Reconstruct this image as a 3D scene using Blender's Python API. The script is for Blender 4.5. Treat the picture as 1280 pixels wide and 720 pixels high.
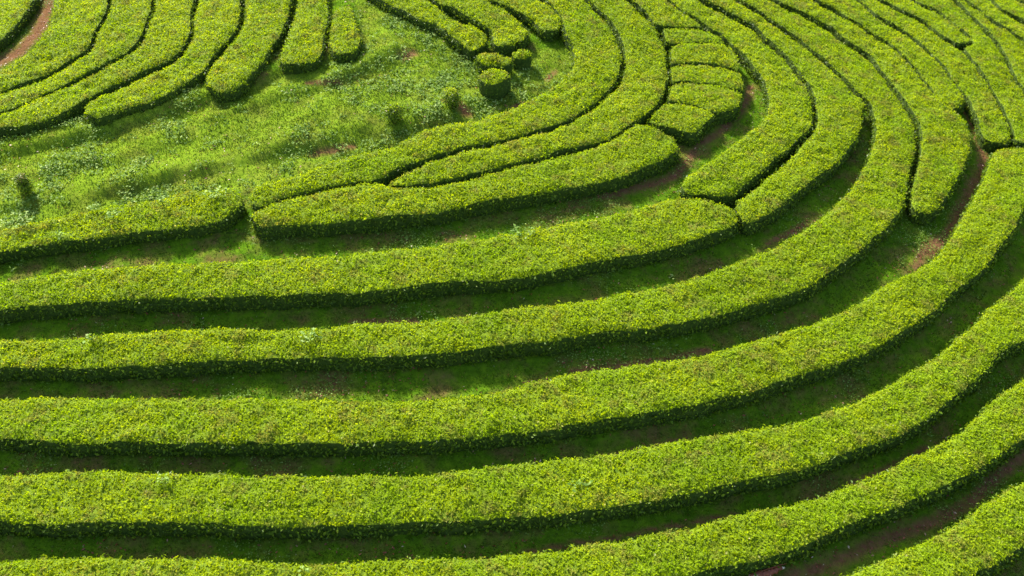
import bpy, math, random
import numpy as np
from mathutils import Vector, Matrix, kdtree

random.seed(7); RNG = np.random.default_rng(11)
for o in list(bpy.data.objects): bpy.data.objects.remove(o)
sc = bpy.context.scene
COL = sc.collection
R = math.radians

# ------------------------------------------------------------ camera
CAM_PITCH = 38.0           # degrees below the horizon
HFOV = 56.0
cam_d = bpy.data.cameras.new('camera'); cam = bpy.data.objects.new('camera', cam_d); COL.objects.link(cam)
cam.location = (0, 0, 0); cam.rotation_euler = (R(90 - CAM_PITCH), 0, 0)
cam_d.angle = R(HFOV); cam_d.clip_start = 0.5; cam_d.clip_end = 2000
cam_d.dof.use_dof = True; cam_d.dof.focus_distance = 28.0; cam_d.dof.aperture_fstop = 0.45
sc.camera = cam
sc.render.resolution_x = 1024; sc.render.resolution_y = 576

# ------------------------------------------------------------ sky and sun
SUN_EL, SUN_AZ = 39.0, -32.0     # azimuth from +Y (straight ahead), negative = to the left
w = bpy.data.worlds.new('World'); sc.world = w; w.use_nodes = True
nt = w.node_tree; nt.nodes.clear()
sky = nt.nodes.new('ShaderNodeTexSky'); sky.sky_type = 'NISHITA'; sky.sun_disc = False
sky.sun_elevation = R(SUN_EL); sky.sun_rotation = R(SUN_AZ); sky.dust_density = 2.5; sky.air_density = 1.0; sky.ozone_density = 0.3
bg = nt.nodes.new('ShaderNodeBackground'); bg.inputs[1].default_value = 0.115
out = nt.nodes.new('ShaderNodeOutputWorld')
nt.links.new(sky.outputs[0], bg.inputs[0]); nt.links.new(bg.outputs[0], out.inputs[0])
sd = bpy.data.lights.new('sun', 'SUN'); sd.energy = 4.5; sd.angle = R(4.0); sd.color = (1.0, 0.95, 0.84)
sun = bpy.data.objects.new('sun', sd); COL.objects.link(sun)
el, az = R(SUN_EL), R(SUN_AZ)
sdir = Vector((math.sin(az) * math.cos(el), math.cos(az) * math.cos(el), math.sin(el)))
sun.rotation_euler = sdir.to_track_quat('Z', 'Y').to_euler(); sun.location = (-10, 40, 30)
sc.view_settings.view_transform = 'Standard'; sc.view_settings.look = 'None'
sc.view_settings.exposure = 1.70; sc.view_settings.gamma = 1.0; sc.view_settings.use_curve_mapping = False

# ------------------------------------------------------------ terrain shape (a rounded hill)
CX, CY, RR, SL = -7.0, 52.0, 16.0, 0.21
Z0 = -19.4 + SL * math.sqrt((0 - CX) ** 2 + (17.8 - CY) ** 2 + RR * RR)
def base(x, y):
    x = np.asarray(x, float); y = np.asarray(y, float)
    z = Z0 - SL * np.sqrt((x - CX) ** 2 + (y - CY) ** 2 + RR * RR)
    return z + 0.10 * np.sin(x * 0.33 + 1.0) * np.cos(y * 0.29) + 0.05 * np.sin(x * 0.71 + y * 0.5)

# picture coordinates of the survey (1280 x 720) -> points on the hillside
FPX = 640 / math.tan(R(HFOV / 2)); CP, SP = math.cos(R(CAM_PITCH)), math.sin(R(CAM_PITCH))
def rays(P):
    P = np.asarray(P, float)
    u = (P[:, 0] - 640) / FPX; v = (360 - P[:, 1]) / FPX
    return np.stack([u, CP + v * SP, -SP + v * CP], 1)
def on_hill(P, dz=0.0):
    D = rays(P); lo = np.full(len(D), 3.0); hi = np.full(len(D), 400.0)
    for _ in range(46):
        m = (lo + hi) / 2; q = D * m[:, None]
        above = q[:, 2] > base(q[:, 0], q[:, 1]) + dz
        lo = np.where(above, m, lo); hi = np.where(above, hi, m)
    return D * lo[:, None]

# ------------------------------------------------------------ numeric helpers
def vnoise(p, s, seed=0):
    """smooth value noise, about -1..1"""
    q = np.asarray(p, float) / s + 137.3 + seed * 17.17
    i = np.floor(q).astype(np.int64); f = q - i; f = f * f * (3 - 2 * f)
    def h(a, b, c):
        n = (a * 374761393 + b * 668265263 + c * 2147483647 + seed * 9176) & 0xffffffff
        n = ((n ^ (n >> 13)) * 1274126177) & 0xffffffff
        return ((n ^ (n >> 16)) & 0xffff) / 32767.5 - 1
    r = 0
    for dx in (0, 1):
        for dy in (0, 1):
            for dz in (0, 1):
                wt = (f[:, 0] if dx else 1 - f[:, 0]) * (f[:, 1] if dy else 1 - f[:, 1]) * (f[:, 2] if dz else 1 - f[:, 2])
                r = r + wt * h(i[:, 0] + dx, i[:, 1] + dy, i[:, 2] + dz)
    return r
def smooth(P, n):
    """Catmull-Rom through P, resampled to n even steps"""
    P = np.asarray(P, float)
    if len(P) == 2: d = P[0] + (P[1] - P[0]) * np.linspace(0, 1, 40)[:, None]
    else:
        Q = np.vstack([2 * P[0] - P[1], P, 2 * P[-1] - P[-2]]); o = []
        t = np.linspace(0, 1, 12, endpoint=False)[:, None]
        for k in range(1, len(Q) - 2):
            a, b, c, e = Q[k - 1], Q[k], Q[k + 1], Q[k + 2]
            o.append(0.5 * (2 * b + (c - a) * t + (2 * a - 5 * b + 4 * c - e) * t ** 2 + (3 * b - a - 3 * c + e) * t ** 3))
        d = np.vstack(o + [P[-1:]])
    s = np.r_[0, np.cumsum(np.linalg.norm(np.diff(d, axis=0), axis=1))]
    u = np.linspace(0, s[-1], n)
    return np.stack([np.interp(u, s, d[:, k]) for k in range(d.shape[1])], 1)
def length(P): return float(np.linalg.norm(np.diff(P, axis=0), axis=1).sum())
def off(P, g):
    """shift a picture polyline sideways by g (positive = towards the lower left for a line running down to the right)"""
    P = np.asarray(P, float); t = np.gradient(P, axis=0); t /= np.linalg.norm(t, axis=1)[:, None] + 1e-9
    g = np.asarray(g, float)
    return P - np.stack([t[:, 1], -t[:, 0]], 1) * (g[:, None] if g.ndim else g)
def pair(A, B):
    """match stations of two edges so that cross lines stay square to the row"""
    n = len(A); D = ((A[:, None, :2] - B[None, :, :2]) ** 2).sum(2)
    idx = np.arange(n) / n; D = D + 0.5 * ((idx[:, None] - idx[None, :]) ** 2) * D.mean()
    C = np.full((n, n), 1e18); C[0, 0] = 0; back = np.zeros((n, n), np.int8)
    Dl = D.tolist(); Cl = [[1e18] * n for _ in range(n)]; bk = [[0] * n for _ in range(n)]
    Cl[0][0] = 0
    for i in range(n):
        for j in range(n):
            if i == 0 and j == 0: continue
            a = Cl[i-1][j-1] + Dl[i][j] if i and j else 1e18
            b = Cl[i-1][j] + Dl[i][j] * 1.02 if i else 1e18
            c = Cl[i][j-1] + Dl[i][j] * 1.02 if j else 1e18
            m = min(a, b, c); Cl[i][j] = m; bk[i][j] = 0 if m == a else (1 if m == b else 2)
    i = j = n - 1; acc = [[] for _ in range(n)]
    while True:
        acc[i].append(j)
        if i == 0 and j == 0: break
        k = bk[i][j]
        if k == 0: i -= 1; j -= 1
        elif k == 1: i -= 1
        else: j -= 1
    m = np.array([np.mean(a) for a in acc])
    k = max(3, n // 6); lin = np.linspace(0, n - 1, n); dlt = m - lin
    pad = np.pad(dlt, k, mode='reflect', reflect_type='odd'); ker = np.hanning(2 * k + 1); ker /= ker.sum()
    m = lin + np.convolve(pad, ker, 'valid'); m = np.maximum.accumulate(np.clip(m, 0, n - 1)); m[0] = 0; m[-1] = n - 1
    return np.stack([np.interp(m, np.arange(n), B[:, q]) for q in range(B.shape[1])], 1)

# ------------------------------------------------------------ materials
def new_mat(name):
    m = bpy.data.materials.new(name); m.use_nodes = True; m.node_tree.nodes.clear(); return m, m.node_tree
def N(nt, t, **k):
    n = nt.nodes.new(t)
    for a, b in k.items(): setattr(n, a, b)
    return n
def ramp(nt, fac, stops):
    r = N(nt, 'ShaderNodeValToRGB'); e = r.color_ramp.elements
    while len(e) < len(stops): e.new(0.5)
    for q, (p, c) in zip(e, stops): q.position = p; q.color = (*c, 1)
    nt.links.new(fac, r.inputs[0]); return r.outputs[0]
def mixc(nt, f, a, b, mode='MIX'):
    n = N(nt, 'ShaderNodeMix', data_type='RGBA', blend_type=mode)
    for s, v in ((n.inputs[0], f), (n.inputs[6], a), (n.inputs[7], b)):
        if hasattr(v, 'is_linked') or hasattr(v, 'links'): nt.links.new(v, s)
        elif isinstance(v, (int, float)): s.default_value = v
        else: s.default_value = (*v, 1)
    return n.outputs[2]
def noise(nt, scale, detail=3, rough=0.55, offset=0.0):
    tc = N(nt, 'ShaderNodeNewGeometry'); t = N(nt, 'ShaderNodeTexNoise')
    t.inputs['Scale'].default_value = scale; t.inputs['Detail'].default_value = detail; t.inputs['Roughness'].default_value = rough
    mp = N(nt, 'ShaderNodeVectorMath', operation='ADD'); mp.inputs[1].default_value = (offset, offset * 0.7, offset * 1.3)
    nt.links.new(tc.outputs['Position'], mp.inputs[0]); nt.links.new(mp.outputs[0], t.inputs['Vector']); return t.outputs['Fac']
def leaf_mat(name, stops, patch=None, transl=0.42, rough=0.5, spec=0.35):
    m, nt = new_mat(name)
    at = N(nt, 'ShaderNodeAttribute', attribute_name='tint')
    c = ramp(nt, at.outputs['Fac'], stops)
    if patch:
        f1 = ramp(nt, noise(nt, 0.55, 4), [(0.36, (0, 0, 0)), (0.66, (1, 1, 1))])
        c = mixc(nt, f1, c, mixc(nt, 1.0, c, patch[0], 'MULTIPLY'))
        f2 = ramp(nt, noise(nt, 1.5, 5, 0.65, 31.0), [(0.53, (0, 0, 0)), (0.63, (0.66, 0.66, 0.66))])
        c = mixc(nt, f2, c, patch[1])
    p = N(nt, 'ShaderNodeBsdfPrincipled'); nt.links.new(c, p.inputs['Base Color'])
    p.inputs['Roughness'].default_value = rough; p.inputs['Specular IOR Level'].default_value = spec
    tr = N(nt, 'ShaderNodeBsdfTranslucent'); nt.links.new(mixc(nt, 1.0, c, (1.25, 1.15, 0.5), 'MULTIPLY'), tr.inputs[0])
    mx = N(nt, 'ShaderNodeMixShader'); mx.inputs[0].default_value = transl
    nt.links.new(p.outputs[0], mx.inputs[1]); nt.links.new(tr.outputs[0], mx.inputs[2])
    o = N(nt, 'ShaderNodeOutputMaterial'); nt.links.new(mx.outputs[0], o.inputs[0]); return m
def plain_mat(name, a, b, scale, rough=0.85, bump=0.0):
    m, nt = new_mat(name); c = ramp(nt, noise(nt, scale, 5), [(0.3, a), (0.7, b)])
    p = N(nt, 'ShaderNodeBsdfPrincipled'); nt.links.new(c, p.inputs['Base Color']); p.inputs['Roughness'].default_value = rough
    p.inputs['Specular IOR Level'].default_value = 0.15
    if bump:
        bp = N(nt, 'ShaderNodeBump'); bp.inputs['Strength'].default_value = bump; bp.inputs['Distance'].default_value = 0.05
        nt.links.new(noise(nt, scale * 4, 6, 0.7), bp.inputs['Height']); nt.links.new(bp.outputs[0], p.inputs['Normal'])
    o = N(nt, 'ShaderNodeOutputMaterial'); nt.links.new(p.outputs[0], o.inputs[0]); return m
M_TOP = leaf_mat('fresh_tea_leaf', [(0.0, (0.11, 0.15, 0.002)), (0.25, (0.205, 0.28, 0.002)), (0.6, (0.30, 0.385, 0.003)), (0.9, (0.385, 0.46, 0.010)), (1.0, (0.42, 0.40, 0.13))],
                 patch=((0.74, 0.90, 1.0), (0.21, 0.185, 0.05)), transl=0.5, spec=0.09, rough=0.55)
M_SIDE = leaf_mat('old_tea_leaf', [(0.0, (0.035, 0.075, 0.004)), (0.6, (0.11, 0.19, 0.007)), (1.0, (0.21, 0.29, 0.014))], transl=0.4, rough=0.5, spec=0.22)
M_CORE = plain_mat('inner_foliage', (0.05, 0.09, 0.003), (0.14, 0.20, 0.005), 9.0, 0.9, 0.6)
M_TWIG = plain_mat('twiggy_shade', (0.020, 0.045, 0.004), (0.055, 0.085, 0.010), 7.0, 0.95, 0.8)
M_STEM = plain_mat('bark', (0.06, 0.04, 0.02), (0.14, 0.09, 0.05), 12.0, 0.9, 0.4)
M_GRASS = leaf_mat('grass_blade', [(0.0, (0.032, 0.068, 0.005)), (0.5, (0.082, 0.150, 0.009)), (0.85, (0.155, 0.23, 0.014)), (1.0, (0.23, 0.20, 0.06))], transl=0.35, rough=0.6, spec=0.2)
M_WEED = leaf_mat('broad_weed_leaf', [(0.0, (0.08, 0.16, 0.018)), (0.5, (0.16, 0.26, 0.045)), (1.0, (0.29, 0.38, 0.12))], transl=0.3, rough=0.7, spec=0.12)
M_DRY = leaf_mat('dry_leaf', [(0.0, (0.14, 0.035, 0.015)), (0.7, (0.28, 0.085, 0.04)), (1.0, (0.62, 0.55, 0.40))], transl=0.2, rough=0.45)
def ground_mat():
    m, nt = new_mat('grassy_soil')
    soil = ramp(nt, noise(nt, 5.0, 7, 0.7), [(0.3, (0.085, 0.038, 0.019)), (0.7, (0.155, 0.078, 0.043))])
    moss = ramp(nt, noise(nt, 3.2, 7, 0.72, 9.0), [(0.28, (0.03, 0.07, 0.004)), (0.5, (0.062, 0.13, 0.006)), (0.75, (0.11, 0.19, 0.008))])
    lush = ramp(nt, noise(nt, 4.0, 7, 0.72, 21.0), [(0.30, (0.055, 0.105, 0.008)), (0.52, (0.12, 0.19, 0.012)), (0.75, (0.175, 0.24, 0.018))])
    a1 = N(nt, 'ShaderNodeAttribute', attribute_name='lush'); a2 = N(nt, 'ShaderNodeAttribute', attribute_name='soil')
    g = mixc(nt, a1.outputs['Fac'], moss, lush)
    s1 = ramp(nt, noise(nt, 0.85, 6, 0.62, 3.0), [(0.47, (0, 0, 0)), (0.64, (1, 1, 1))])
    ma = N(nt, 'ShaderNodeMath', operation='MULTIPLY_ADD'); nt.links.new(a2.outputs['Fac'], ma.inputs[0])
    ma.inputs[1].default_value = 1.5; nz = N(nt, 'ShaderNodeMath', operation='MULTIPLY_ADD')
    nt.links.new(noise(nt, 2.6, 6, 0.7, 40.0), nz.inputs[0]); nz.inputs[1].default_value = 1.5; nz.inputs[2].default_value = -1.2
    nt.links.new(nz.outputs[0], ma.inputs[2]); ma.use_clamp = True; ma2 = N(nt, 'ShaderNodeMath', operation='MULTIPLY'); nt.links.new(ma.outputs[0], ma2.inputs[0]); ma2.inputs[1].default_value = 0.95
    lim = N(nt, 'ShaderNodeMath', operation='MULTIPLY_ADD'); nt.links.new(a1.outputs['Fac'], lim.inputs[0]); lim.inputs[1].default_value = -0.35; lim.inputs[2].default_value = 0.62
    sm = N(nt, 'ShaderNodeMath', operation='MULTIPLY'); nt.links.new(s1, sm.inputs[0]); nt.links.new(lim.outputs[0], sm.inputs[1])
    mx = N(nt, 'ShaderNodeMath', operation='MAXIMUM'); nt.links.new(sm.outputs[0], mx.inputs[0]); nt.links.new(ma2.outputs[0], mx.inputs[1])
    c = mixc(nt, mx.outputs[0], g, soil)
    p = N(nt, 'ShaderNodeBsdfPrincipled'); nt.links.new(c, p.inputs['Base Color']); p.inputs['Roughness'].default_value = 0.95
    p.inputs['Specular IOR Level'].default_value = 0.0
    bp = N(nt, 'ShaderNodeBump'); bp.inputs['Strength'].default_value = 0.7; bp.inputs['Distance'].default_value = 0.06
    nt.links.new(noise(nt, 9.0, 7, 0.7), bp.inputs['Height']); nt.links.new(bp.outputs[0], p.inputs['Normal'])
    o = N(nt, 'ShaderNodeOutputMaterial'); nt.links.new(p.outputs[0], o.inputs[0]); return m
M_GROUND = ground_mat()

# ------------------------------------------------------------ mesh helpers
def mesh_obj(name, V, F, mats, parent=None, tint=None, midx=None, smooth_n=0):
    """V (n,3), F (m,4) quads; tint per face"""
    me = bpy.data.meshes.new(name); V = np.ascontiguousarray(V, np.float32); F = np.ascontiguousarray(F, np.int32)
    me.vertices.add(len(V)); me.vertices.foreach_set('co', V.ravel())
    me.loops.add(F.size); me.loops.foreach_set('vertex_index', F.ravel())
    me.polygons.add(len(F)); me.polygons.foreach_set('loop_start', np.arange(0, F.size, F.shape[1], dtype=np.int32))
    if tint is not None:
        a = me.attributes.new('tint', 'FLOAT', 'FACE'); a.data.foreach_set('value', np.ascontiguousarray(tint, np.float32))
    for m in mats: me.materials.append(m)
    if midx is not None: me.polygons.foreach_set('material_index', np.ascontiguousarray(midx, np.int32))
    if smooth_n:
        s = np.zeros(len(F), bool); s[:smooth_n] = True; me.polygons.foreach_set('use_smooth', s)
    me.update(calc_edges=True)
    o = bpy.data.objects.new(name, me); COL.objects.link(o)
    if parent: o.parent = parent
    return o
def tag(o, label, cat=None, group=None, kind=None):
    if label: o['label'] = label
    if cat: o['category'] = cat
    if group: o['group'] = group
    if kind: o['kind'] = kind
    return o
def empty(name, loc, label, cat, group=None):
    o = bpy.data.objects.new(name, None); o.location = loc; o.empty_display_size = 0.3; COL.objects.link(o)
    return tag(o, label, cat, group)
def nrm(a): return a / (np.linalg.norm(a, axis=1)[:, None] + 1e-9)
def leaves(P, Nn, L, W, lift, rng, fold=0.25, lean=None):
    """folded leaf quads at P, roughly facing Nn; lift = how far their axis rises off the surface"""
    n = len(P); r = nrm(rng.normal(size=(n, 3)))
    t = nrm(np.cross(Nn, r)); ax = nrm(t + Nn * lift[:, None])
    up = nrm(Nn - ax * (Nn * ax).sum(1)[:, None] + 0.35 * rng.normal(size=(n, 3)))
    sd = nrm(np.cross(ax, up)); up = np.cross(sd, ax)
    V = np.empty((n, 4, 3)); L = L[:, None]; W = W[:, None]
    V[:, 0] = P - ax * L * 0.15
    V[:, 1] = P + ax * L * 0.38 + sd * W * 0.5 + up * W * fold
    V[:, 2] = P + ax * L * 0.85
    V[:, 3] = P + ax * L * 0.38 - sd * W * 0.5 + up * W * fold
    return V.reshape(-1, 3), np.arange(n * 4).reshape(n, 4)
def grid_faces(n, m, wrap=False):
    i = np.arange(n - 1)[:, None]; j = np.arange(m if wrap else m - 1)[None, :]; k = (j + 1) % m
    return np.stack([i * m + j, i * m + k, (i + 1) * m + k, (i + 1) * m + j], -1).reshape(-1, 4)
def scatter(G, F, dens, rng):
    """random points on the quads F of vertices G"""
    a, b, c, d = (G[F[:, k]] for k in range(4))
    nv = np.cross(c - a, d - b); ar = np.linalg.norm(nv, axis=1) / 2
    tot = int(ar.sum() * dens)
    if tot < 1: return np.zeros((0, 3)), np.zeros((0, 3))
    q = rng.choice(len(F), tot, p=ar / ar.sum()); u = rng.random((tot, 1)); v = rng.random((tot, 1))
    P = (a[q] * (1 - u) + b[q] * u) * (1 - v) + (d[q] * (1 - u) + c[q] * u) * v
    return P, nrm(nv)[q]

def tube(pts, r0, r1, k=6):
    pts = np.array(pts, float); n = len(pts); V = []
    for i in range(n):
        t = pts[min(i + 1, n - 1)] - pts[max(i - 1, 0)]; t /= np.linalg.norm(t); a = np.cross(t, [0.3, 1, 0.1]); a /= np.linalg.norm(a); b = np.cross(t, a)
        r = r0 + (r1 - r0) * i / (n - 1)
        for j in range(k): V.append(pts[i] + r * (math.cos(2 * math.pi * j / k) * a + math.sin(2 * math.pi * j / k) * b))
    return np.array(V), grid_faces(n, k, wrap=True)
# ------------------------------------------------------------ tea hedges
CENTERS = []       # (x, y, halfwidth, z of the terrace under the row, follow)
def hedge(A, B, label, H=0.56, follow=0.92, name='tea_hedge', cat='hedge', group='clipped tea hedge rows', rnd=0.35, jag=0.035, dens=1.0, bump=0.045):
    """A, B: the two top edges of the row as surveyed in the picture, both walked in the same direction"""
    A = np.asarray(A, float); B = np.asarray(B, float)
    wa, wb = on_hill(smooth(A, 60), H), on_hill(smooth(B, 60), H)
    ln = (length(wa) + length(wb)) / 2; n = int(min(320, max(10, ln / 0.13)))
    a, b = smooth(A, n), smooth(B, n)
    npair = min(n, 110)
    if ln > 3.0:
        pa, pb = smooth(A, npair), smooth(B, npair)
        wa, wb = on_hill(pa, H), on_hill(pb, H)
        pb = pair(np.hstack([wa, pa]), np.hstack([wb, pb]))[:, 3:]
        b = np.stack([np.interp(np.linspace(0, 1, n), np.linspace(0, 1, npair), pb[:, k]) for k in (0, 1)], 1)
        # A is evenly spaced already
    mid = on_hill((a + b) / 2, H)
    def edge(px):
        D = rays(px); t = (mid[:, 2] / D[:, 2]); q = D * t[:, None]
        for _ in range(12):
            z = mid[:, 2] + follow * (base(q[:, 0], q[:, 1]) - base(mid[:, 0], mid[:, 1]))
            q = D * (z / D[:, 2])[:, None]
        return q
    ea, eb = edge(a), edge(b)
    for e, sd_ in ((ea, 1), (eb, 2)):      # the shears never cut a perfectly straight edge
        dirn = nrm(ea - eb) * (1 if sd_ == 1 else -1)
        k = vnoise(e, 2.2, sd_ + 9) * jag * 1.3 + vnoise(e, 0.8, sd_) * jag * 1.2 + vnoise(e, 0.22, sd_ + 4) * jag * 0.8
        e += dirn * k[:, None]
    c = (ea + eb) / 2; wdt = np.linalg.norm(ea - eb, axis=1)
    s = np.r_[0, np.cumsum(np.linalg.norm(np.diff(c, axis=0), axis=1))]
    r_ = np.minimum(np.median(wdt) * rnd, s[-1] * 0.3)
    d_end = np.minimum(s, s[-1] - s); f = np.clip(d_end / max(r_, 1e-3), 0, 1)
    f0 = 0.45 if rnd > 0.14 else 0.86; f = f0 + (1 - f0) * np.sqrt(1 - (1 - f) ** 2)
    ea = c + (ea - c) * f[:, None]; eb = c + (eb - c) * f[:, None]
    M = 13; u = np.linspace(0, 1, M)
    G = ea[:, None, :] * (1 - u)[None, :, None] + eb[:, None, :] * u[None, :, None]
    dist = np.minimum(u, 1 - u)[None, :] * (wdt * f)[:, None]; dist = np.minimum(dist, d_end[:, None] + 0.02)
    G = G.reshape(-1, 3)
    drop = (0.07 if rnd > 0.14 else 0.05) * np.exp(-(dist.ravel() / 0.09) ** 1.3)
    G[:, 2] += -drop + bump * 1.1 * vnoise(G, 0.38, 5) + bump * 1.1 * vnoise(G, 1.7, 6) + bump * 0.8 * vnoise(G, 0.2, 8)
    T = G.reshape(n, M, 3)
    FT = grid_faces(n, M)
    # make sure faces look up
    q = FT[len(FT) // 2]
    if np.cross(G[q[2]] - G[q[0]], G[q[3]] - G[q[1]])[2] < 0: FT = FT[:, ::-1]
    loop = np.vstack([T[:, 0], T[-1, 1:-1], T[::-1, -1], T[0, -2:0:-1]])
    tan = nrm(np.roll(loop, -1, 0) - np.roll(loop, 1, 0)); on = np.stack([tan[:, 1], -tan[:, 0], 0 * tan[:, 0]], 1); on = nrm(on)
    cen = c[np.argmin(((loop[:, None, :2] - c[None, :, :2]) ** 2).sum(2), axis=1)]
    k = np.sign(((loop - cen) * on).sum(1)); on *= np.where(k == 0, 1, k)[:, None]
    gz = base(loop[:, 0], loop[:, 1]) * 1.0
    mz = base(cen[:, 0], cen[:, 1]); gz = mz + follow * (gz - mz) - 0.12; gz = np.minimum(gz, base(loop[:, 0], loop[:, 1]) - 0.05)
    rows = []
    for t, o_ in ((0, 0.0), (0.12, 0.03), (0.4, 0.04), (0.75, 0.03), (1.0, 0.0)):
        p = loop + on * o_; p[:, 2] = loop[:, 2] * (1 - t) + gz * t; p += 0.05 * vnoise(p, 0.22, 9)[:, None] * (1 if t else 0); rows.append(p)
    S = np.vstack(rows); FS = grid_faces(5, len(loop), wrap=True)
    q = FS[len(loop) // 4]; nv = np.cross(S[q[2]] - S[q[0]], S[q[3]] - S[q[1]])
    if (nv * on[len(loop) // 4]).sum() < 0: FS = FS[:, ::-1]
    # origin
    i0 = n // 2; org = np.array([c[i0, 0], c[i0, 1], float(base(c[i0, 0], c[i0, 1]))])
    root = empty(name, org, label, cat, group)
    depth = np.linalg.norm(org); far = np.clip((depth - 22) / 30, 0, 1)
    rng = np.random.default_rng(abs(hash((round(org[0], 2), round(org[1], 2)))) % (2 ** 32))
    # top leaves
    P, Nn = scatter(G, FT, (680 - 250 * far) * dens, rng); m = len(P)
    cl = vnoise(P, 0.16, 12); P = P + Nn * (rng.random((m, 1)) * 0.05 + 0.035 * cl[:, None] - 0.005)
    Nn = nrm(Nn + 0.30 * rng.normal(size=(m, 3)))
    L = rng.uniform(0.05, 0.105, m) * (1 + 0.12 * far); loose = (rng.random(m) < 0.02) & (vnoise(P, 0.9, 16) > -0.1); P[loose] += Nn[loose] * rng.uniform(0.03, 0.10, (loose.sum(), 1)); L[loose] *= 1.25; W = L * rng.uniform(0.40, 0.58, m)
    lv, lf = leaves(P, Nn, L, W, rng.uniform(0.0, 1.1, m) ** 1.3, rng)
    tint = np.clip(0.52 + 0.11 * rng.normal(size=m) + 0.13 * cl + 0.15 * vnoise(P, 0.5, 14) + 0.12 * vnoise(P, 1.8, 15), 0, 0.93); tint[rng.random(m) < 0.012] = 1.0
    V = np.vstack([G, lv]) - org; F = np.vstack([FT, lf + len(G)])
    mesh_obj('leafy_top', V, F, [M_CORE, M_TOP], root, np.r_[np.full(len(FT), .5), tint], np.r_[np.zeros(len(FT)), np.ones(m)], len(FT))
    # sides
    P, Nn = scatter(S, FS, (230 - 80 * far) * dens, rng); m = len(P)
    gh = (P[:, 2] - np.interp(0, [0], [0])); keep = rng.random(m) < 1.0
    P = P + Nn * (rng.random((m, 1)) ** 2 * 0.10 - 0.01)
    L = rng.uniform(0.07, 0.14, m); W = L * rng.uniform(0.4, 0.6, m)
    lv, lf = leaves(P, nrm(Nn + 0.5 * rng.normal(size=(m, 3))), L, W, rng.uniform(0, 0.8, m), rng)
    tint = np.clip(0.45 + 0.25 * rng.normal(size=m), 0, 1)
    V = np.vstack([S, lv]) - org; F = np.vstack([FS, lf + len(S)])
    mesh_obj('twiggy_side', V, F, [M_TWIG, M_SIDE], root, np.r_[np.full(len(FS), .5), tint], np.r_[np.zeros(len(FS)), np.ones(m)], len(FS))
    if name == 'tea_bush':
        Vs, Fs, cc = [], [], 0
        for i in range(16):
            k = rng.integers(len(loop)); b = loop[k].copy(); m0 = c[i0]; b = m0 + (b - m0) * rng.uniform(0.75, 1.0); g0 = m0 + (b - m0) * 0.35
            e = b + (b - m0) * 0.12; e[2] = loop[k, 2] - rng.uniform(0.0, 0.12); g0[2] = float(base(g0[0], g0[1])) - 0.05
            V_, F_ = tube(np.array([g0, (g0 * 0.35 + e * 0.65) + [0, 0, -0.08], e]) - org, 0.02, 0.007); Vs.append(V_); Fs.append(F_ + cc); cc += len(V_)
        mesh_obj('stem', np.vstack(Vs), np.vstack(Fs), [M_STEM], root)
    for i in range(0, n, 2):
        CENTERS.append((c[i, 0], c[i, 1], wdt[i] / 2 * f[i], float(base(c[i, 0], c[i, 1])), follow))
    return root, T

# furrows between rows, walked from the top of the picture down
T_A = [(852,-18),(875,-1),(887,6),(900,12),(919,22),(935,30),(945,37),(956,49),(970,60),(985,74),(998,89),(1005,99),(1011,110),(1016,124),(1018,138),(1019,150),(1015,162),(1001,178),(978,200),(955,217),(920,251)]
T_B = [(895,-20),(918,-4),(931,5),(954,19),(965,27),(977,35),(990,44),(1006,56),(1025,71),(1041,85),(1050,93),(1059,102),(1067,112),(1077,122),(1085,130)]
T_C = [(930,-22),(958,-5),(975,5),(997,15),(1015,24),(1035,35),(1050,47),(1067,58),(1084,68),(1095,81),(1110,100),(1122,118),(1133,132),(1143,147),(1148,162),(1149,180),(1146,200),(1140,225),(1136,243)]
T_D = [(988,-20),(1016,-1),(1027,6),(1041,12),(1052,19),(1062,25),(1075,32),(1085,39),(1097,46),(1107,52),(1120,62),(1132,74),(1146,87),(1155,100),(1163,110),(1170,119)]
T_E = [(1046,-20),(1070,-2),(1082,8),(1092,17),(1112,29),(1140,46),(1152,56),(1160,62),(1170,72),(1179,81),(1187,92),(1197,106),(1206,120),(1212,131)]
T_F = [(1076,-18),(1100,0),(1112,6),(1127,14),(1140,20),(1152,26),(1160,32),(1170,40),(1182,49),(1195,57),(1203,63),(1212,71),(1222,84),(1229,93),(1237,102),(1243,115),(1249,128),(1256,140),(1261,152),(1265,165),(1267,178)]
T_H = [(1118,-18),(1142,-1),(1152,5),(1170,12),(1180,19),(1195,31),(1207,41),(1216,50)]
T_I = [(1165,-22),(1188,-4),(1205,10),(1220,24),(1232,39),(1239,46),(1245,53),(1251,62),(1256,72),(1262,83),(1268,94),(1280,110),(1296,140),(1306,178)]
T_J = [(1178,-22),(1204,-3),(1215,5),(1227,13),(1242,25),(1257,34),(1270,42),(1284,52),(1310,76),(1330,110)]
T_K = [(1212,-20),(1240,0),(1247,7),(1257,14),(1270,21),(1284,29),(1310,46),(1340,70)]
T_L = [(1246,-20),(1272,-1),(1284,6),(1310,20),(1345,42)]
T_G = [(812,-20),(832,-3),(842,6),(852,14),(869,23),(881,31),(890,37),(901,43),(912,51),(924,61),(930,68)]
T_2 = [(700,-26),(732,-2),(745,11),(760,25),(771,42),(777,60),(778,80),(773,100),(758,118),(735,137),(709,152),(684,161),(642,173),(607,181),(572,188),(534,200),(502,213),(480,226)]
T_3 = [(752,-26),(786,0),(797,9),(808,19),(819,30),(828,45),(834,62),(836,85),(834,108),(824,130),(806,147),(785,160),(753,177),(690,193),(640,206),(582,221),(545,229),(495,233)]

ROWS = 'clipped tea hedge rows'
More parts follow.
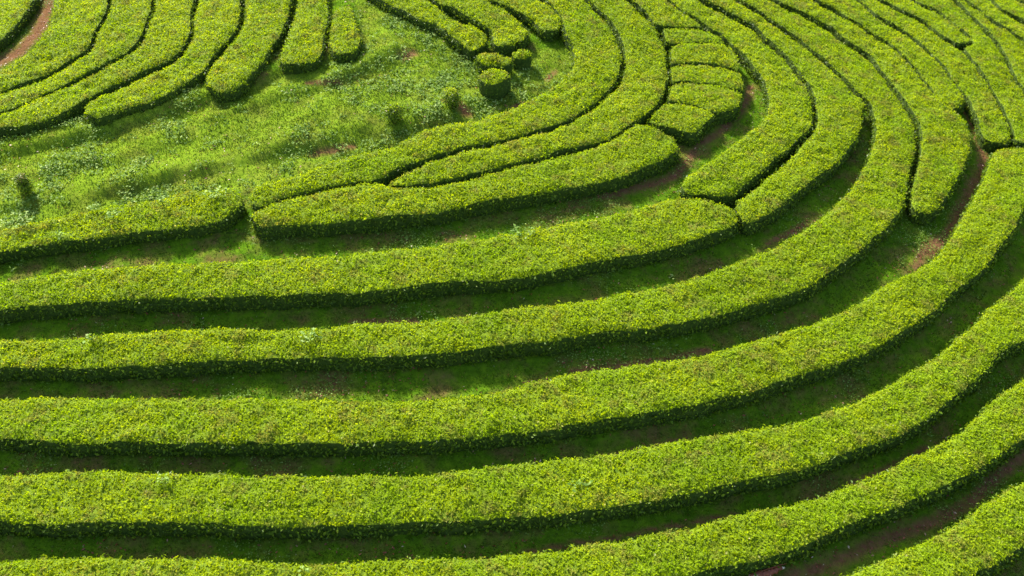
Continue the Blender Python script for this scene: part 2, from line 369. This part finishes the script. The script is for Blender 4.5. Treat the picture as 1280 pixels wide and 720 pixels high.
# --- foreground rows, nearest last
hedge([(-90,362),(0,353),(25,350),(62,343),(100,339),(150,335),(212,331),(270,329),(320,324),(370,322),(420,319),(470,314),(520,309),(570,302),(640,291),(690,282),(740,273),(790,262),(832,251),(860,249),(905,256)],
      [(-90,393),(0,386),(25,382),(62,379),(112,375),(175,371),(250,369),(320,369),(395,366),(445,363),(520,355),(570,349),(640,345),(690,337),(740,325),(815,311),(865,300),(890,291),(910,283),(924,274),(925,268)],
      'broad tea hedge from the left edge its right tip stopping against a narrower foot', follow=0.6, rnd=0.2)
hedge(off(T_A, -4.2)[:-2].tolist() + [(958,222),(919,256)],
      off(T_B, 3.7)[:-1].tolist() + [(1078,128)] + [(1076,142),(1075,157),(1066,176),(1059,184),(1042,205),(1010,227),(985,246),(960,266),(932,281)],
      'tea hedge curving down from top edge to the right tip of the broad one')
hedge([(-90,430),(0,425),(87,422),(125,419),(187,414),(245,412),(300,410),(370,410),(407,409),(445,404),(532,402),(570,397),(607,391),(640,386),(690,380),(740,374),(802,361),(865,349),(890,341),(927,325),(960,311),(1002,292),(1025,275),(1045,257),(1065,235),(1077,217),(1087,200),(1093,180),(1096,162),(1094,148)] + off(T_B, -3.7)[::-1].tolist(),
      [(-90,462),(0,458),(125,456),(220,452),(275,449),(320,447),(370,446),(432,445),(482,446),(532,442),(595,435),(640,426),(690,425),(715,420),(765,412),(815,407),(852,400),(890,392),(935,382),(960,375),(1010,357),(1055,327),(1080,307),(1100,287),(1120,271),(1130,250),(1133,225)] + off(T_C, 4.2)[:-3][::-1].tolist(),
      'very long tea hedge carrying a large pale weed, bending from left edge to top edge', follow=0.7)
hedge([(-90,500),(0,497),(75,496),(175,496),(250,497),(320,498),(395,499),(495,500),(570,496),(607,491),(640,486),(665,477),(702,469),(752,460),(815,455),(865,447),(910,435),(960,423),(997,412),(1035,397),(1072,380),(1103,359),(1135,344),(1167,325),(1185,302),(1199,277),(1212,255),(1224,236),(1232,219),(1240,199),(1244,183)],
      [(-90,548),(0,546),(87,550),(150,548),(225,550),(320,552),(395,552),(470,550),(532,550),(570,547),(640,541),(690,532),(727,524),(790,515),(852,507),(910,496),(960,482),(1022,460),(1060,447),(1100,430),(1135,407),(1172,380),(1190,362),(1227,335),(1247,310),(1261,292),(1270,278),(1280,252),(1295,225),(1303,205),(1306,187)],
      'long tea hedge next below the one with the large pale weed, rising right', follow=0.5)
hedge([(-90,595),(0,594),(62,591),(112,588),(162,590),(250,591),(320,595),(432,595),(520,594),(570,591),(607,587),(640,581),(715,572),(765,565),(815,556),(865,549),(927,540),(960,535),(1010,522),(1047,510),(1080,495),(1120,475),(1142,462),(1170,450),(1182,437),(1197,422),(1220,407),(1233,388),(1255,370),(1267,360),(1290,338),(1330,290)],
      [(-90,648),(0,650),(50,653),(125,651),(225,651),(320,655),(395,655),(470,652),(545,650),(640,645),(690,641),(740,634),(802,626),(852,617),(890,610),(915,603),(960,594),(997,585),(1035,572),(1072,559),(1110,547),(1130,539),(1172,510),(1200,487),(1227,465),(1242,446),(1260,432),(1285,420),(1345,372)],
      'wavy-edged tea hedge crossing the lower picture, second above the red-brown dirt path', follow=0.45)
hedge([(-90,706),(0,701),(75,697),(150,697),(250,697),(320,701),(370,704),(445,701),(520,699),(595,696),(640,690),(702,686),(765,677),(815,667),(865,659),(915,646),(960,638),(1010,625),(1060,605),(1110,587),(1135,572),(1172,555),(1200,540),(1222,520),(1242,502),(1265,483),(1285,471),(1350,425)],
      [(-90,765),(0,765),(320,770),(600,762),(740,745),(852,722),(890,712),(927,705),(960,699),(992,687),(1035,667),(1085,647),(1122,630),(1172,612),(1197,600),(1230,580),(1260,560),(1285,542),(1350,495)],
      'tea hedge along the bottom edge rising right, directly above the red-brown dirt path', follow=0.45)
hedge([(860,790),(940,762),(1000,741),(1052,720),(1085,705),(1130,687),(1172,667),(1197,652),(1222,635),(1247,620),(1285,599),(1350,560)],
      [(960,850),(1060,800),(1140,762),(1217,717),(1247,700),(1285,677),(1360,628)],
      'tea hedge cutting the bottom right corner, below the red-brown dirt path', follow=0.45)
# --- rows on the upper right
hedge(off(T_G, -2.4)[:-1].tolist() + [(936,70),(945,81),(956,95),(962,112),(963,130),(956,150),(940,163),(918,178),(890,200),(865,217),(850,232),(849,240)],
      off(T_A, 4.2)[:-4].tolist() + [(1012,160),(990,180),(960,203),(927,231),(906,245)],
      'tea hedge just right of the short blocks, blunt foot behind the broad left-hand hedge')
hedge(off(T_C, -4.2)[:-1].tolist() + [(1139,245),(1141,262)],
      off(T_D, 3.2)[:-1].tolist() + [(1174,126),(1182,131),(1194,139),(1201,146),(1208,156),(1212,168),(1211,183),(1205,205),(1195,225),(1180,247),(1166,265)],
      'tea hedge with a free rounded foot, deep red furrow along its left side', rnd=0.3)
hedge(off(T_D, -3.2)[:-1].tolist() + [(1171,122),(1186,135)], off(T_E, 2.7)[:-1].tolist() + [(1201,134)],
      'narrow tea hedge pinching out to a point where the trodden path at right begins')
hedge(off(T_E, -2.7)[:-1].tolist() + [(1216,131),(1221,140),(1226,152),(1229,165),(1234,174)], off(T_F, 3.2)[:-1].tolist() + [(1263,177)],
      'tea hedge ending squarely at the right edge above the upper end of a long one')
hedge(off(T_F, -3.2)[:9].tolist() + [(1199,55)], off(T_H, 2.7)[:-1].tolist() + [(1216,52)],
      'short strip of tea hedge at the upper right, cut square against a wider hedge', rnd=0.1)
hedge(off(T_H, -2.7)[:-1].tolist() + [(1218,54),(1206,60),(1214,69),(1224,82),(1238,100),(1245,114),(1252,128),(1258,140),(1264,152),(1268,165),(1270,178)],
      off(T_I, 3.2)[:-1].tolist() + [(1303,178)],
      'tea hedge that widens below the square-cut short strip and leaves the right edge')
hedge(off(T_I, -3.2), off(T_J, 2.7).tolist()[:-1] + [(1326,112)], 'brown-patched tea hedge near the upper right corner, beside the widening one', bump=0.07)
hedge(off(T_J, -2.7), off(T_K, 3.2), 'tea hedge in the upper right corner, second inward from the corner sliver')
hedge(off(T_K, -3.2), off(T_L, 3.2), 'tea hedge in the upper right corner, next to the corner sliver')
hedge(off(T_L, -3.2), [(1290,-24),(1320,-8),(1350,6),(1380,20)], 'sliver of tea hedge in the very top right corner')
# --- rows round the blocks
hedge([(645,-26),(680,-4),(694,8),(704,22),(707,38),(716,55),(718,75),(711,92),(690,110),(665,123),(640,134),(605,147),(570,155),(532,163),(495,180),(470,186),(432,197),(400,207),(370,219),(335,227),(314,233)],
      off(T_2, 3.9)[:-3].tolist() + [(532,196),(495,209),(470,222),(445,224),(407,231),(357,243),(325,255),(315,258)],
      'innermost of the nested bends, a tea hedge bordering the open grass slope', rnd=0.2)
hedge(off(T_2, -3.9)[:-1].tolist() + [(481,229)], off(T_3, 3.9)[:-1].tolist() + [(497,230.5)],
      'middle nested bend, a tea hedge tapering to a point at its lower left')
hedge([(314,268),(340,255),(370,245),(405,237),(440,230),(475,229),(495,235),(545,232.5),(582,225),(640,210),(690,197),(753,181),(785,165),(803,155)],
      [(319,277),(332,282),(370,279),(420,275),(470,270),(532,264),(570,257),(640,245),(690,235),(727,229),(765,221),(802,209),(835,195),(850,185),(856,178)],
      'outermost nested bend, a tea hedge from a blunt left end to the lowest block', rnd=0.2)
hedge(off(T_3, -3.4)[:4].tolist() + [(822,32)], off(T_G, 2.4)[:-6].tolist() + [(866,24),(880,33)],
      'tapering tea hedge running up to the top edge from the topmost of the short blocks', rnd=0.08)
G2 = 'short clipped tea blocks stacked between two curved hedges'
def block(A, B, label): hedge(A, B, label, name='tea_block', cat='hedge', group=G2, rnd=0.12, jag=0.03)
block([(829,37),(847,35.5),(865,36.5),(887,41),(899,47)], [(834,52),(848,52.5),(865,52),(886,52.5),(905,54.5)], 'short tea block with a brownish patch, topmost of the stack')
block([(839,58),(850,55.5),(865,55),(885,55.5),(906,58),(921,70)], [(840,78),(852,76.5),(866,76),(884,78),(902,80),(924,86)], 'short tea block second from the top of the stack')
block([(839,82.5),(855,80.5),(870,80.5),(902,85),(926,92)], [(841,100),(852,99.5),(868,100.5),(900,104.5),(929,110.5)], 'long thin tea block with a square right end, middle of the stack')
block([(840,107),(852,104.5),(867,104.5),(900,108),(927,116)], [(835,125),(850,126.5),(867,129),(896,138),(921,134)], 'tea block with a slanting right end, second from the bottom of the stack')
block([(828,130),(845,129.5),(861,132),(880,137),(894,142)], [(812,151),(825,155),(842,160),(858,165),(868,166)], 'lozenge-shaped tea block at the bottom of the stack')
# --- left field
hedge([(-80,300),(0,287),(30,280),(62,273),(100,266),(137,258),(187,250),(225,240),(275,234),(297,238)], [(-80,326),(7,311),(62,302),(112,296),(175,287),(225,282),(270,276),(295,262),(306,254)],
      'tea hedge at left edge below the grass, pale weeds along its back', H=0.48, rnd=0.2, follow=0.8)
hedge([(-70,35),(-40,8),(-20,-25)], [(-40,72),(0,48),(10,38),(22,27),(32,14),(42,-2),(50,-25)], 'tea hedge in the top left corner beyond the brown path', H=0.48, rnd=0.1)
hedge([(76,-25),(70,0),(67,12),(58,40),(48,56),(25,75),(0,89),(-60,112)], [(139,-25),(133,0),(131,15),(125,27),(117,39),(112,53),(102,64),(84,76),(66,88),(30,102),(0,113),(-60,137)],
      'tea hedge along the brown path at upper left, its path side overgrown with grass', H=0.48, rnd=0.1, bump=0.06)
hedge([(147,-25),(141,0),(138,15),(133,27),(125,40),(120,55),(110,67),(90,80),(57,98),(30,108),(0,119),(-60,142)], [(193,-25),(188,0),(185,15),(178,35),(171,51),(157,64),(133,78),(103,93),(70,109),(30,127),(0,139),(-60,162)],
      'second tea hedge from the brown path in the upper left field', H=0.48, rnd=0.1)
hedge([(199,-25),(195,0),(193,15),(186,36),(179,53),(163,68),(137,84),(107,99),(70,116),(30,133),(0,145),(-60,168)], [(247,-25),(242,0),(237,17),(236,40),(229,54),(214,70),(186,84),(158,97),(128,112),(105,124),(94,131),(72,144),(46,151),(25,157),(0,159),(-60,172)],
      'third tea hedge from the brown path, bordering the grass slope at the left edge', H=0.48, rnd=0.1)
hedge([(254,-25),(250,0),(244,17),(244,40),(237,56),(222,74),(195,89),(165,103),(135,118),(112,129),(105,137)], [(304,-25),(299,0),(299,17),(293,37),(279,54),(264,71),(253,89),(225,105),(200,119),(150,136),(126,146),(112,145)],
      'fourth tea hedge from the brown path, with a pointed lower left end on the grass', H=0.48, rnd=0.3)
hedge([(310,-25),(307,0),(308,16),(303,36),(287,57),(271,76),(260,94),(257,104)], [(366,-25),(363,0),(359,15),(348,42),(333,66),(320,85),(295,108),(276,116)],
      'fifth tea hedge from the brown path, with a thick rounded foot on the grass', H=0.48)
hedge([(378,-22),(373,0),(369,17),(362,44),(353,65),(350,80)], [(406,-22),(408,0),(409,16),(404,38),(401,62),(394,75)],
      'short tea hedge with a square foot, sixth from the brown path', H=0.48)
hedge([(419,8),(416,22),(414,40),(414,52),(418,64)], [(438,8),(441,20),(444,34),(450,48),(443,64)],
      'smallest and last of the upper left hedges, a stubby one standing free on the grass', H=0.48)
# --- top middle
hedge([(498,-24),(532,-1),(550,12),(565,24),(580,29),(592,32),(606,42),(609,52)], [(448,-22),(481,0),(500,9),(511,14),(525,22),(544,29),(560,41),(577,54),(588,64)],
      'weedy-footed tea hedge beyond the grass, leftmost of three ending near the loose bushes', H=0.48)
hedge([(572,-24),(605,-1),(617,6),(630,12),(645,24),(658,36),(661,46)], [(516,-22),(547,0),(565,7),(581,16),(594,23),(609,31),(616,38),(618,54),(634,56)],
      'tea hedge ending bluntly beyond the loose bushes, middle one of the three', H=0.48, rnd=0.3)
hedge([(640,-26),(675,-1),(692,12),(701,24),(702,33)], [(586,-22),(619,0),(636,7),(650,14),(665,22),(675,33),(687,40)],
      'tea hedge with a brownish tip on the grass, beside the innermost nested bend', H=0.48)
G3 = 'loose tea bushes left standing on the grass'
def bush(A, B, label, H): hedge(A, B, label, H=H, name='tea_bush', cat='bush', group=G3, rnd=0.22, jag=0.09, dens=1.2, bump=0.06)
bush([(596,70),(607,67),(622,68),(640,73)], [(599,77),(610,78),(625,79),(637,79.5)], 'flat-topped oblong tea bush just behind the rounder one', 0.6)
bush([(598,93),(606,88),(616,86),(628,88),(638,93)], [(600,97),(606,101),(616,104),(626,103),(637,97)], 'round tea bush with tall dark bare sides, largest of the loose bushes', 0.66)
bush([(640,64.5),(651,63),(664,65)], [(642,69.5),(652,71),(662,70)], 'small flat tea bush right of the oblong one', 0.55)

# ------------------------------------------------------------ ground
KD = kdtree.KDTree(len(CENTERS))
for i, q in enumerate(CENTERS): KD.insert((q[0], q[1], 0), i)
KD.balance()
CEN = np.array(CENTERS)
BANKS = [([(-60,205),(0,193),(80,176),(150,158),(220,136),(300,112),(340,96),(375,84)], 0.20),
         ([(330,128),(380,112),(430,95),(475,76),(515,62),(540,58)], 0.15),
         ([(60,252),(110,243),(162,232),(225,216),(290,203),(340,191),(377,181),(430,176),(480,166)], 0.18),
         ([(-60,240),(0,228),(60,214),(130,200),(180,190),(240,172),(300,160)], 0.08),
         ([(470,160),(500,156),(530,150),(560,143),(590,135),(620,122),(655,118)], 0.14)]
BANKW = [(on_hill(smooth(p, 60)), a) for p, a in BANKS]
PATHS = [([(-60,110),(0,77),(25,62),(45,42),(58,15),(66,-20)], 0.55), ([(930,742),(1010,715),(1060,695),(1110,671),(1160,654),(1210,630),(1235,607),(1265,582),(1300,556)], 0.22),
         ([(752,246),(790,236),(840,222),(862,197),(875,180),(895,168),(915,150),(932,128),(938,110)], 0.24),
         ([(1226,178),(1229,205),(1219,227),(1200,261),(1183,297),(1160,307),(1146,335)], 0.26), (T_C[10:], 0.2), ([(1208,140),(1216,158),(1224,180)], 0.15),
         ([(715,466),(770,458),(830,450),(885,438)], 0.16), ([(440,402),(480,401),(520,401)], 0.15), ([(640,696),(700,683),(790,668),(920,642)], 0.1),
         ([(750,572),(800,562),(860,548)], 0.13), ([(1060,607),(1110,586),(1160,560)], 0.12), ([(684,100),(694,88)], 0.16), ([(385,104),(425,100)], 0.14), ([(390,186),(440,180)], 0.2), ([(508,64),(518,67)], 0.2), ([(655,128),(640,133)], 0.15),
         ([(1185,302),(1165,318)], 0.28), ([(505,70),(516,66)], 0.3), ([(560,128),(585,140)], 0.25), ([(960,305),(985,292),(1010,280)], 0.15)]
PATHW = np.vstack([np.hstack([on_hill(smooth(p, 50))[:, :2], np.full((50, 1), a)]) for p, a in PATHS])
LUSH_PX = [(-200,175),(0,165),(50,160),(100,150),(200,128),(255,110),(300,116),(350,90),(410,75),(455,60),(445,0),(440,-40),(500,-40),(470,0),(545,34),(590,70),(680,60),(720,60),(715,95),(640,138),(530,165),(430,200),(330,232),(300,236),(220,243),(100,268),(0,288),(-200,310)]
def inpoly(x, y, poly):
    ins = np.zeros(len(x), bool); n = len(poly)
    for i in range(n):
        (x1, y1), (x2, y2) = poly[i], poly[(i + 1) % n]
        c = ((y1 > y) != (y2 > y)); ins ^= c & (x < (x2 - x1) * (y - y1) / (y2 - y1 + 1e-12) + x1)
    return ins
def to_px(P):
    f = P[:, 1] * CP - P[:, 2] * SP; v = P[:, 1] * SP + P[:, 2] * CP
    return 640 + FPX * P[:, 0] / f, 360 - FPX * v / f
def ground(x, y):
    """height, lushness, bare soil, distance outside the nearest hedge"""
    b = base(x, y); z = b.copy(); n = len(x)
    ci = np.empty(n, int); dd = np.empty(n)
    for i in range(n):
        _, k, d = KD.find((x[i], y[i], 0)); ci[i] = k; dd[i] = d
    q = CEN[ci]; e = dd - q[:, 2]
    wgt = np.clip(1 - (e - 0.02) / 0.30, 0, 1); wgt = wgt * wgt * (3 - 2 * wgt)
    wgt = np.where(dd < 3, wgt, 0)
    z = b + wgt * (1 - q[:, 4]) * (q[:, 3] - b)
    for (L, a) in BANKW:
        best = np.full(n, 1e9); sg = np.zeros(n)
        for k in range(len(L)):
            dx, dy = x - L[k, 0], y - L[k, 1]; d = np.hypot(dx, dy); m = d < best
            t = L[min(k + 1, len(L) - 1)] - L[max(k - 1, 0)]
            best = np.where(m, d, best); sg = np.where(m, dy * t[0] - dx * t[1], sg)
        sgn = best * np.sign(sg)
        endf = np.exp(-np.minimum(np.hypot(x - L[0, 0], y - L[0, 1]), np.hypot(x - L[-1, 0], y - L[-1, 1])) * 1.2)
        z += a * np.tanh(sgn / 0.22) * np.exp(-best / 1.5) * (1 - endf) * (e > 0)
    P = np.stack([x, y, z], 1)
    px, py = to_px(np.stack([x, y, b], 1)); front = (y * CP - b * SP) > 1
    lush = inpoly(px, py, LUSH_PX) & front
    near = np.full(n, 9.0)
    for k in range(len(PATHW)): near = np.minimum(near, np.hypot(x - PATHW[k, 0], y - PATHW[k, 1]) / PATHW[k, 2])
    soil = np.exp(-near ** 2 * 0.7)
    out_ = np.clip(e / 0.4, 0, 1)
    z += (0.05 * vnoise(P, 0.7, 21) + 0.03 * vnoise(P, 0.3, 22)) * out_ + np.where(lush, 0.07 * vnoise(P, 1.0, 23) + 0.05 * vnoise(P, 0.42, 24), 0) * out_
    return z, lush.astype(float), soil, e
def axis(lo, hi, st, far):
    c = list(np.arange(lo, hi + 1e-6, st)); s = st; a, b = [lo], [hi]
    while a[-1] > -far: s *= 1.35; a.append(a[-1] - s)
    s = st
    while b[-1] < far: s *= 1.35; b.append(b[-1] + s)
    return np.array(a[:0:-1] + c + b[1:])
gx = axis(-26, 27, 0.14, 400); gy = axis(9, 52, 0.14, 420)
X, Y = np.meshgrid(gx, gy, indexing='ij'); xf, yf = X.ravel(), Y.ravel()
gzv, lu, so, ed = ground(xf, yf)
GV = np.stack([xf, yf, gzv], 1); GF = grid_faces(len(gx), len(gy))[:, ::-1]
g = mesh_obj('ground', GV, GF, [M_GROUND], smooth_n=len(GF))
for nm, val in (('lush', lu), ('soil', so)):
    a = g.data.attributes.new(nm, 'FLOAT', 'POINT'); a.data.foreach_set('value', np.ascontiguousarray(val, np.float32))
q = g.data.polygons[0].normal
if q.z < 0: g.data.flip_normals()
tag(g, 'grassy hillside ground with bare reddish soil patches', None, None, 'structure')

# ------------------------------------------------------------ grass and creeping weeds (uncountable)
fc = GV[GF]; ctr = fc.mean(1)
ar = np.linalg.norm(np.cross(fc[:, 2] - fc[:, 0], fc[:, 3] - fc[:, 1]), axis=1) / 2
pxx, pyy = to_px(ctr); vis = (pxx > -120) & (pxx < 1400) & (pyy > -60) & (pyy < 800) & (ar < 0.1)
def pick(wt, n, rng):
    wt = wt * ar * vis; q = rng.choice(len(GF), n, p=wt / wt.sum()); u = rng.random((n, 1)); v = rng.random((n, 1)); a = fc[q]
    P = (a[:, 0] * (1 - u) + a[:, 1] * u) * (1 - v) + (a[:, 3] * (1 - u) + a[:, 2] * u) * v
    return P, q
fl, fs, fe = lu[GF].mean(1), so[GF].mean(1), ed[GF].mean(1)
rng = np.random.default_rng(5)
pn = vnoise(ctr, 1.1, 31)
wt = (fl * 1.0 + (1 - fl) * 0.7) * (1 - np.clip(fs * 1.05, 0, 1)) * (fe > 0.0) * np.clip(0.8 + 0.7 * pn, 0.2, 1.5)
def blades(P, rng, lo, hi, wd):
    n = len(P); h = rng.uniform(lo, hi, n)[:, None]; a = rng.uniform(0, 2 * math.pi, n)
    s = np.stack([np.cos(a), np.sin(a), 0 * a], 1) * wd
    ln = rng.normal(size=(n, 3)) * 0.55; ln[:, 2] = 0
    V = np.empty((n, 4, 3)); V[:, 0] = P - s; V[:, 1] = P + s; top = P + h * nrm(ln + [0, 0, 0.8])
    V[:, 2] = top + s * 0.3; V[:, 3] = top - s * 0.3; return V.reshape(-1, 3), np.arange(n * 4).reshape(n, 4)
P, q = pick(wt, 240000, rng); P += np.c_[rng.normal(size=(len(P), 2)) * 0.03, np.zeros(len(P))]
V, F = blades(P, rng, 0.02, 0.065, 0.018)
t = np.clip(0.46 + 0.15 * rng.normal(size=len(P)) + 0.32 * vnoise(P, 0.28, 33) + 0.10 * vnoise(P, 0.9, 34) + 0.12 * fl[q], 0, 1)
o = mesh_obj('grass', V, F, [M_GRASS], tint=t); tag(o, 'short green grass between the hedges and over the open slope', None, None, 'stuff')
# broad-leaved pale weeds: on the open slope and along the banks
pxw = vnoise(ctr, 0.8, 41) + 0.6 * vnoise(ctr, 2.2, 42)
clear = np.ones(len(ctr))       # the straggly bushes stand clear of the weeds
for bp_ in ((493, 150), (565, 132), (34, 235), (618, 112)):
    bw = on_hill([bp_])[0]; clear *= np.clip((np.hypot(ctr[:, 0] - bw[0], ctr[:, 1] - bw[1]) - 0.35) / 0.4, 0.02, 1)
wt = fl * (fe > 0.05) * np.clip(pxw + 0.05, 0.04, 1) * clear + 0.012 * (1 - fl) * (fe > 0.05) * np.clip(pxw, 0, 1)
P0, q = pick(wt, 1700, rng); k = 9
P = np.repeat(P0, k, 0) + rng.normal(size=(1700 * k, 3)) * [0.09, 0.09, 0.0]; P[:, 2] += rng.uniform(0.01, 0.10, len(P))
L = rng.uniform(0.05, 0.13, len(P)); W = L * 0.55; Nn = nrm(rng.normal(size=(len(P), 3)) * 0.35 + [0, 0, 1])
V, F = leaves(P, Nn, L, W, rng.uniform(0, 0.6, len(P)), rng, 0.12)
t = np.clip(np.repeat(0.35 + 0.25 * rng.normal(size=1700), k) + 0.15 * rng.normal(size=len(P)), 0, 1)
o = mesh_obj('weeds', V, F, [M_WEED], tint=t); tag(o, 'pale broad-leaved weeds scattered over the open grass slope', None, None, 'stuff')
# tiny pale creepers in the shaded strips between rows
wt = (1 - fl) * (fe > 0.03) * (fe < 1.2) * np.clip(vnoise(ctr, 1.6, 51) + 0.5 * vnoise(ctr, 0.5, 52) - 0.2, 0, 1)
P, q = pick(wt, 30000, rng); P[:, 2] += rng.uniform(0.02, 0.09, len(P))
L = rng.uniform(0.03, 0.06, len(P)); V, F = leaves(P, nrm(rng.normal(size=(len(P), 3)) * 0.5 + [0, 0, 1]), L, L * 0.8, rng.uniform(0, 0.4, len(P)), rng, 0.05)
t = np.clip(0.25 + 0.3 * rng.normal(size=len(P)), 0, 1)
o = mesh_obj('ground_creepers', V, F, [M_WEED], tint=t); tag(o, 'small-leaved creepers covering the shaded strips between hedges', None, None, 'stuff')

# clippings and dead leaves on the ground between the rows
wt = (1 - 0.6 * fl) * (fe > 0.0) * np.clip(0.35 + vnoise(ctr, 1.2, 61) + fs, 0.05, 1.5)
P, q = pick(wt, 14000, rng); P[:, 2] += rng.uniform(0.005, 0.03, len(P))
L = rng.uniform(0.04, 0.11, len(P)); V, F = leaves(P, nrm(rng.normal(size=(len(P), 3)) * 0.3 + [0, 0, 1]), L, L * rng.uniform(0.12, 0.5, len(P)), rng.uniform(0, 0.2, len(P)), rng, 0.05)
o = mesh_obj('leaf_litter', V, F, [M_DRY], tint=np.clip(0.3 + 0.3 * rng.normal(size=len(P)), 0, 0.9)); tag(o, 'dead leaves and clippings lying between the hedges', None, None, 'stuff')

# ------------------------------------------------------------ shrubs and single plants
def zat(x, y): return float(ground(np.array([x]), np.array([y]))[0][0])
def shrub(px, py, h, wd, label, seed, top=M_TOP, dry=0.0):
    p = on_hill([(px, py)])[0]; z = zat(p[0], p[1]); rng = np.random.default_rng(seed)
    root = empty('wild_bush', (p[0], p[1], z), label, 'bush', 'straggly bushes on the grass slope')
    Vs, Fs, c = [], [], 0
    ends = []
    for i in range(9):
        a = rng.uniform(0, 2 * math.pi); r = rng.uniform(0.2, 0.9) * wd / 2
        e = np.array([math.cos(a) * r, math.sin(a) * r, h * rng.uniform(0.7, 0.95)]); ends.append(e)
        V, F = tube([(0.03 * math.cos(a), 0.03 * math.sin(a), -0.05), e * [0.35, 0.35, 0.45], e], 0.018, 0.006)
        Vs.append(V); Fs.append(F + c); c += len(V)
    mesh_obj('stem', np.vstack(Vs), np.vstack(Fs), [M_STEM], root)
    n = 1500; d = nrm(rng.normal(size=(n, 3))); rr = rng.random((n, 1)) ** 0.4
    P = d * rr * [wd / 2, wd / 2, h * 0.47] + [0, 0, h * 0.47]
    P += 0.06 * vnoise(P + seed, 0.2, seed)[:, None] * d
    P[:, :2] *= (0.65 + 0.45 * rng.random((n, 1))); hi = P[:, 2] > h * (0.70 + 0.12 * rng.random(n))
    L = rng.uniform(0.05, 0.1, n); V, F = leaves(P, nrm(d + [0, 0, 0.5]), L, L * 0.5, rng.uniform(0, 0.9, n), rng)
    t = np.clip(0.5 + 0.2 * rng.normal(size=n), 0, 0.95); t[rng.random(n) < dry] = 1.0
    mesh_obj('foliage', V, F, [M_SIDE, top], root, t, hi.astype(int))
shrub(493, 155, 0.85, 0.85, 'small straggly bush with a dark middle, left of two near the innermost bend', 3)
shrub(566, 138, 0.85, 0.8, 'small straggly bush with a dark middle, right of two near the innermost bend', 4)
shrub(34, 243, 0.85, 0.6, 'half-dried brownish bush alone on the grass at the left edge', 5, M_GRASS, 0.35)

def weed(px, py, lift, r, label, seed, nl=34):
    p = on_hill([(px, py)], lift)[0]; rng = np.random.default_rng(seed)
    root = empty('weed_plant', (p[0], p[1], p[2] - 0.05), label, 'weed', 'pale broad-leaved weeds growing out of the hedges')
    Vs, Fs, c = [], [], 0
    for i in range(5):
        a = rng.uniform(0, 2 * math.pi); e = np.array([math.cos(a) * r * 0.5, math.sin(a) * r * 0.5, 0.16])
        V, F = tube([(0, 0, -0.25), e * [0.4, 0.4, 0.4], e], 0.008, 0.004); Vs.append(V); Fs.append(F + c); c += len(V)
    mesh_obj('stem', np.vstack(Vs), np.vstack(Fs), [M_SIDE], root, np.full(c // 6 * 0 + sum(len(f) for f in Fs), 0.8))
    a = rng.uniform(0, 2 * math.pi, nl); rr = np.sqrt(rng.random(nl)) * r
    P = np.stack([np.cos(a) * rr, np.sin(a) * rr * 0.9, 0.05 + rng.uniform(0.03, 0.16, nl)], 1)
    L = rng.uniform(0.07, 0.15, nl); V, F = leaves(P, nrm(rng.normal(size=(nl, 3)) * 0.3 + [0, 0, 1]), L, L * 0.6, rng.uniform(0, 0.4, nl), rng, 0.1)
    mesh_obj('foliage', V, F, [M_WEED], root, np.clip(0.5 + 0.3 * rng.normal(size=nl), 0, 1))
weed(388, 423, 0.66, 0.30, 'large white-green weed on the long hedge that bends up to the top edge', 21, 40)
weed(654, 291, 0.55, 0.36, 'pale weed at the back edge of the broad hedge near the picture middle', 22, 40)
weed(270, 243, 0.66, 0.42, 'widest clump of pale weed, near the right tip of the weedy left hedge', 23, 60)
weed(203, 251, 0.66, 0.22, 'small pale weed halfway along the back of the weedy left hedge', 24)
weed(140, 271, 0.66, 0.24, 'pale weed in the middle of the weedy left hedge top', 25)
weed(120, 262, 0.60, 0.26, 'pale weed on the back edge of the weedy left hedge', 26)
weed(75, 296, 0.66, 0.16, 'lone tiny pale weed at the front rim of the weedy left hedge', 27, 14)
weed(22, 277, 0.60, 0.50, 'pale weed clump at the left end of the weedy left hedge', 28, 70)
weed(205, 603, 0.66, 0.20, 'small greyish weed on the wavy-edged lower hedge', 29, 18)
weed(115, 425, 0.66, 0.20, 'small greyish weed on the long hedge near the left edge', 30, 18)
weed(378, 716, 0.68, 0.16, 'single pale leafy sprig on the hedge at the bottom edge', 31, 8)
weed(725, 608, 0.66, 0.26, 'faint pale weed among the wavy-edged lower hedge leaves, right of centre', 32, 18)

# curled dry leaf on the path at the bottom edge
p = on_hill([(958, 722)])[0]; z = zat(p[0], p[1])
root = empty('fallen_leaf', (p[0], p[1], z), 'reddish brown curled dry leaf with a pale tip lying at the bottom edge', 'leaf')
root.rotation_euler = (0, 0, R(12)); n, m = 26, 9; V = []
for i in range(n):
    t = i / (n - 1); wd = 0.10 * math.sin(math.pi * min(1, t * 0.9 + 0.1)) ** 0.7 + 0.01; x = -0.5 + t * 0.95
    for j in range(m):
        s = j / (m - 1) * 2 - 1; a = s * 1.9
        V.append((x, math.sin(a) * wd * (1 + 0.25 * math.sin(t * 31 + s * 3)) + 0.03 * math.sin(t * 9), 0.12 + math.cos(a) * wd * 0.9 + 0.10 * t + 0.022 * math.sin(t * 43 + s * 2) * (0.3 + abs(s))))
F = grid_faces(n, m); tt = np.clip(np.repeat(np.linspace(0.55, 0.2, n - 1), m - 1) + 0.22 * np.random.default_rng(2).normal(size=(n - 1) * (m - 1)), 0, 0.85); tt[-2 * (m - 1):] = 1.0
mesh_obj('blade', np.array(V), F, [M_DRY], root, tt + 0)
V, F = tube([(-0.45, 0, 0.12), (-0.1, 0.0, 0.30), (0.3, 0.03, 0.34), (0.47, 0.02, 0.36)], 0.014, 0.006); mesh_obj('midrib', V, F, [M_DRY], root, np.full(len(F), 0.2))
print('objects', len(bpy.data.objects), 'faces', sum(len(o.data.polygons) for o in bpy.data.objects if o.type == 'MESH'))
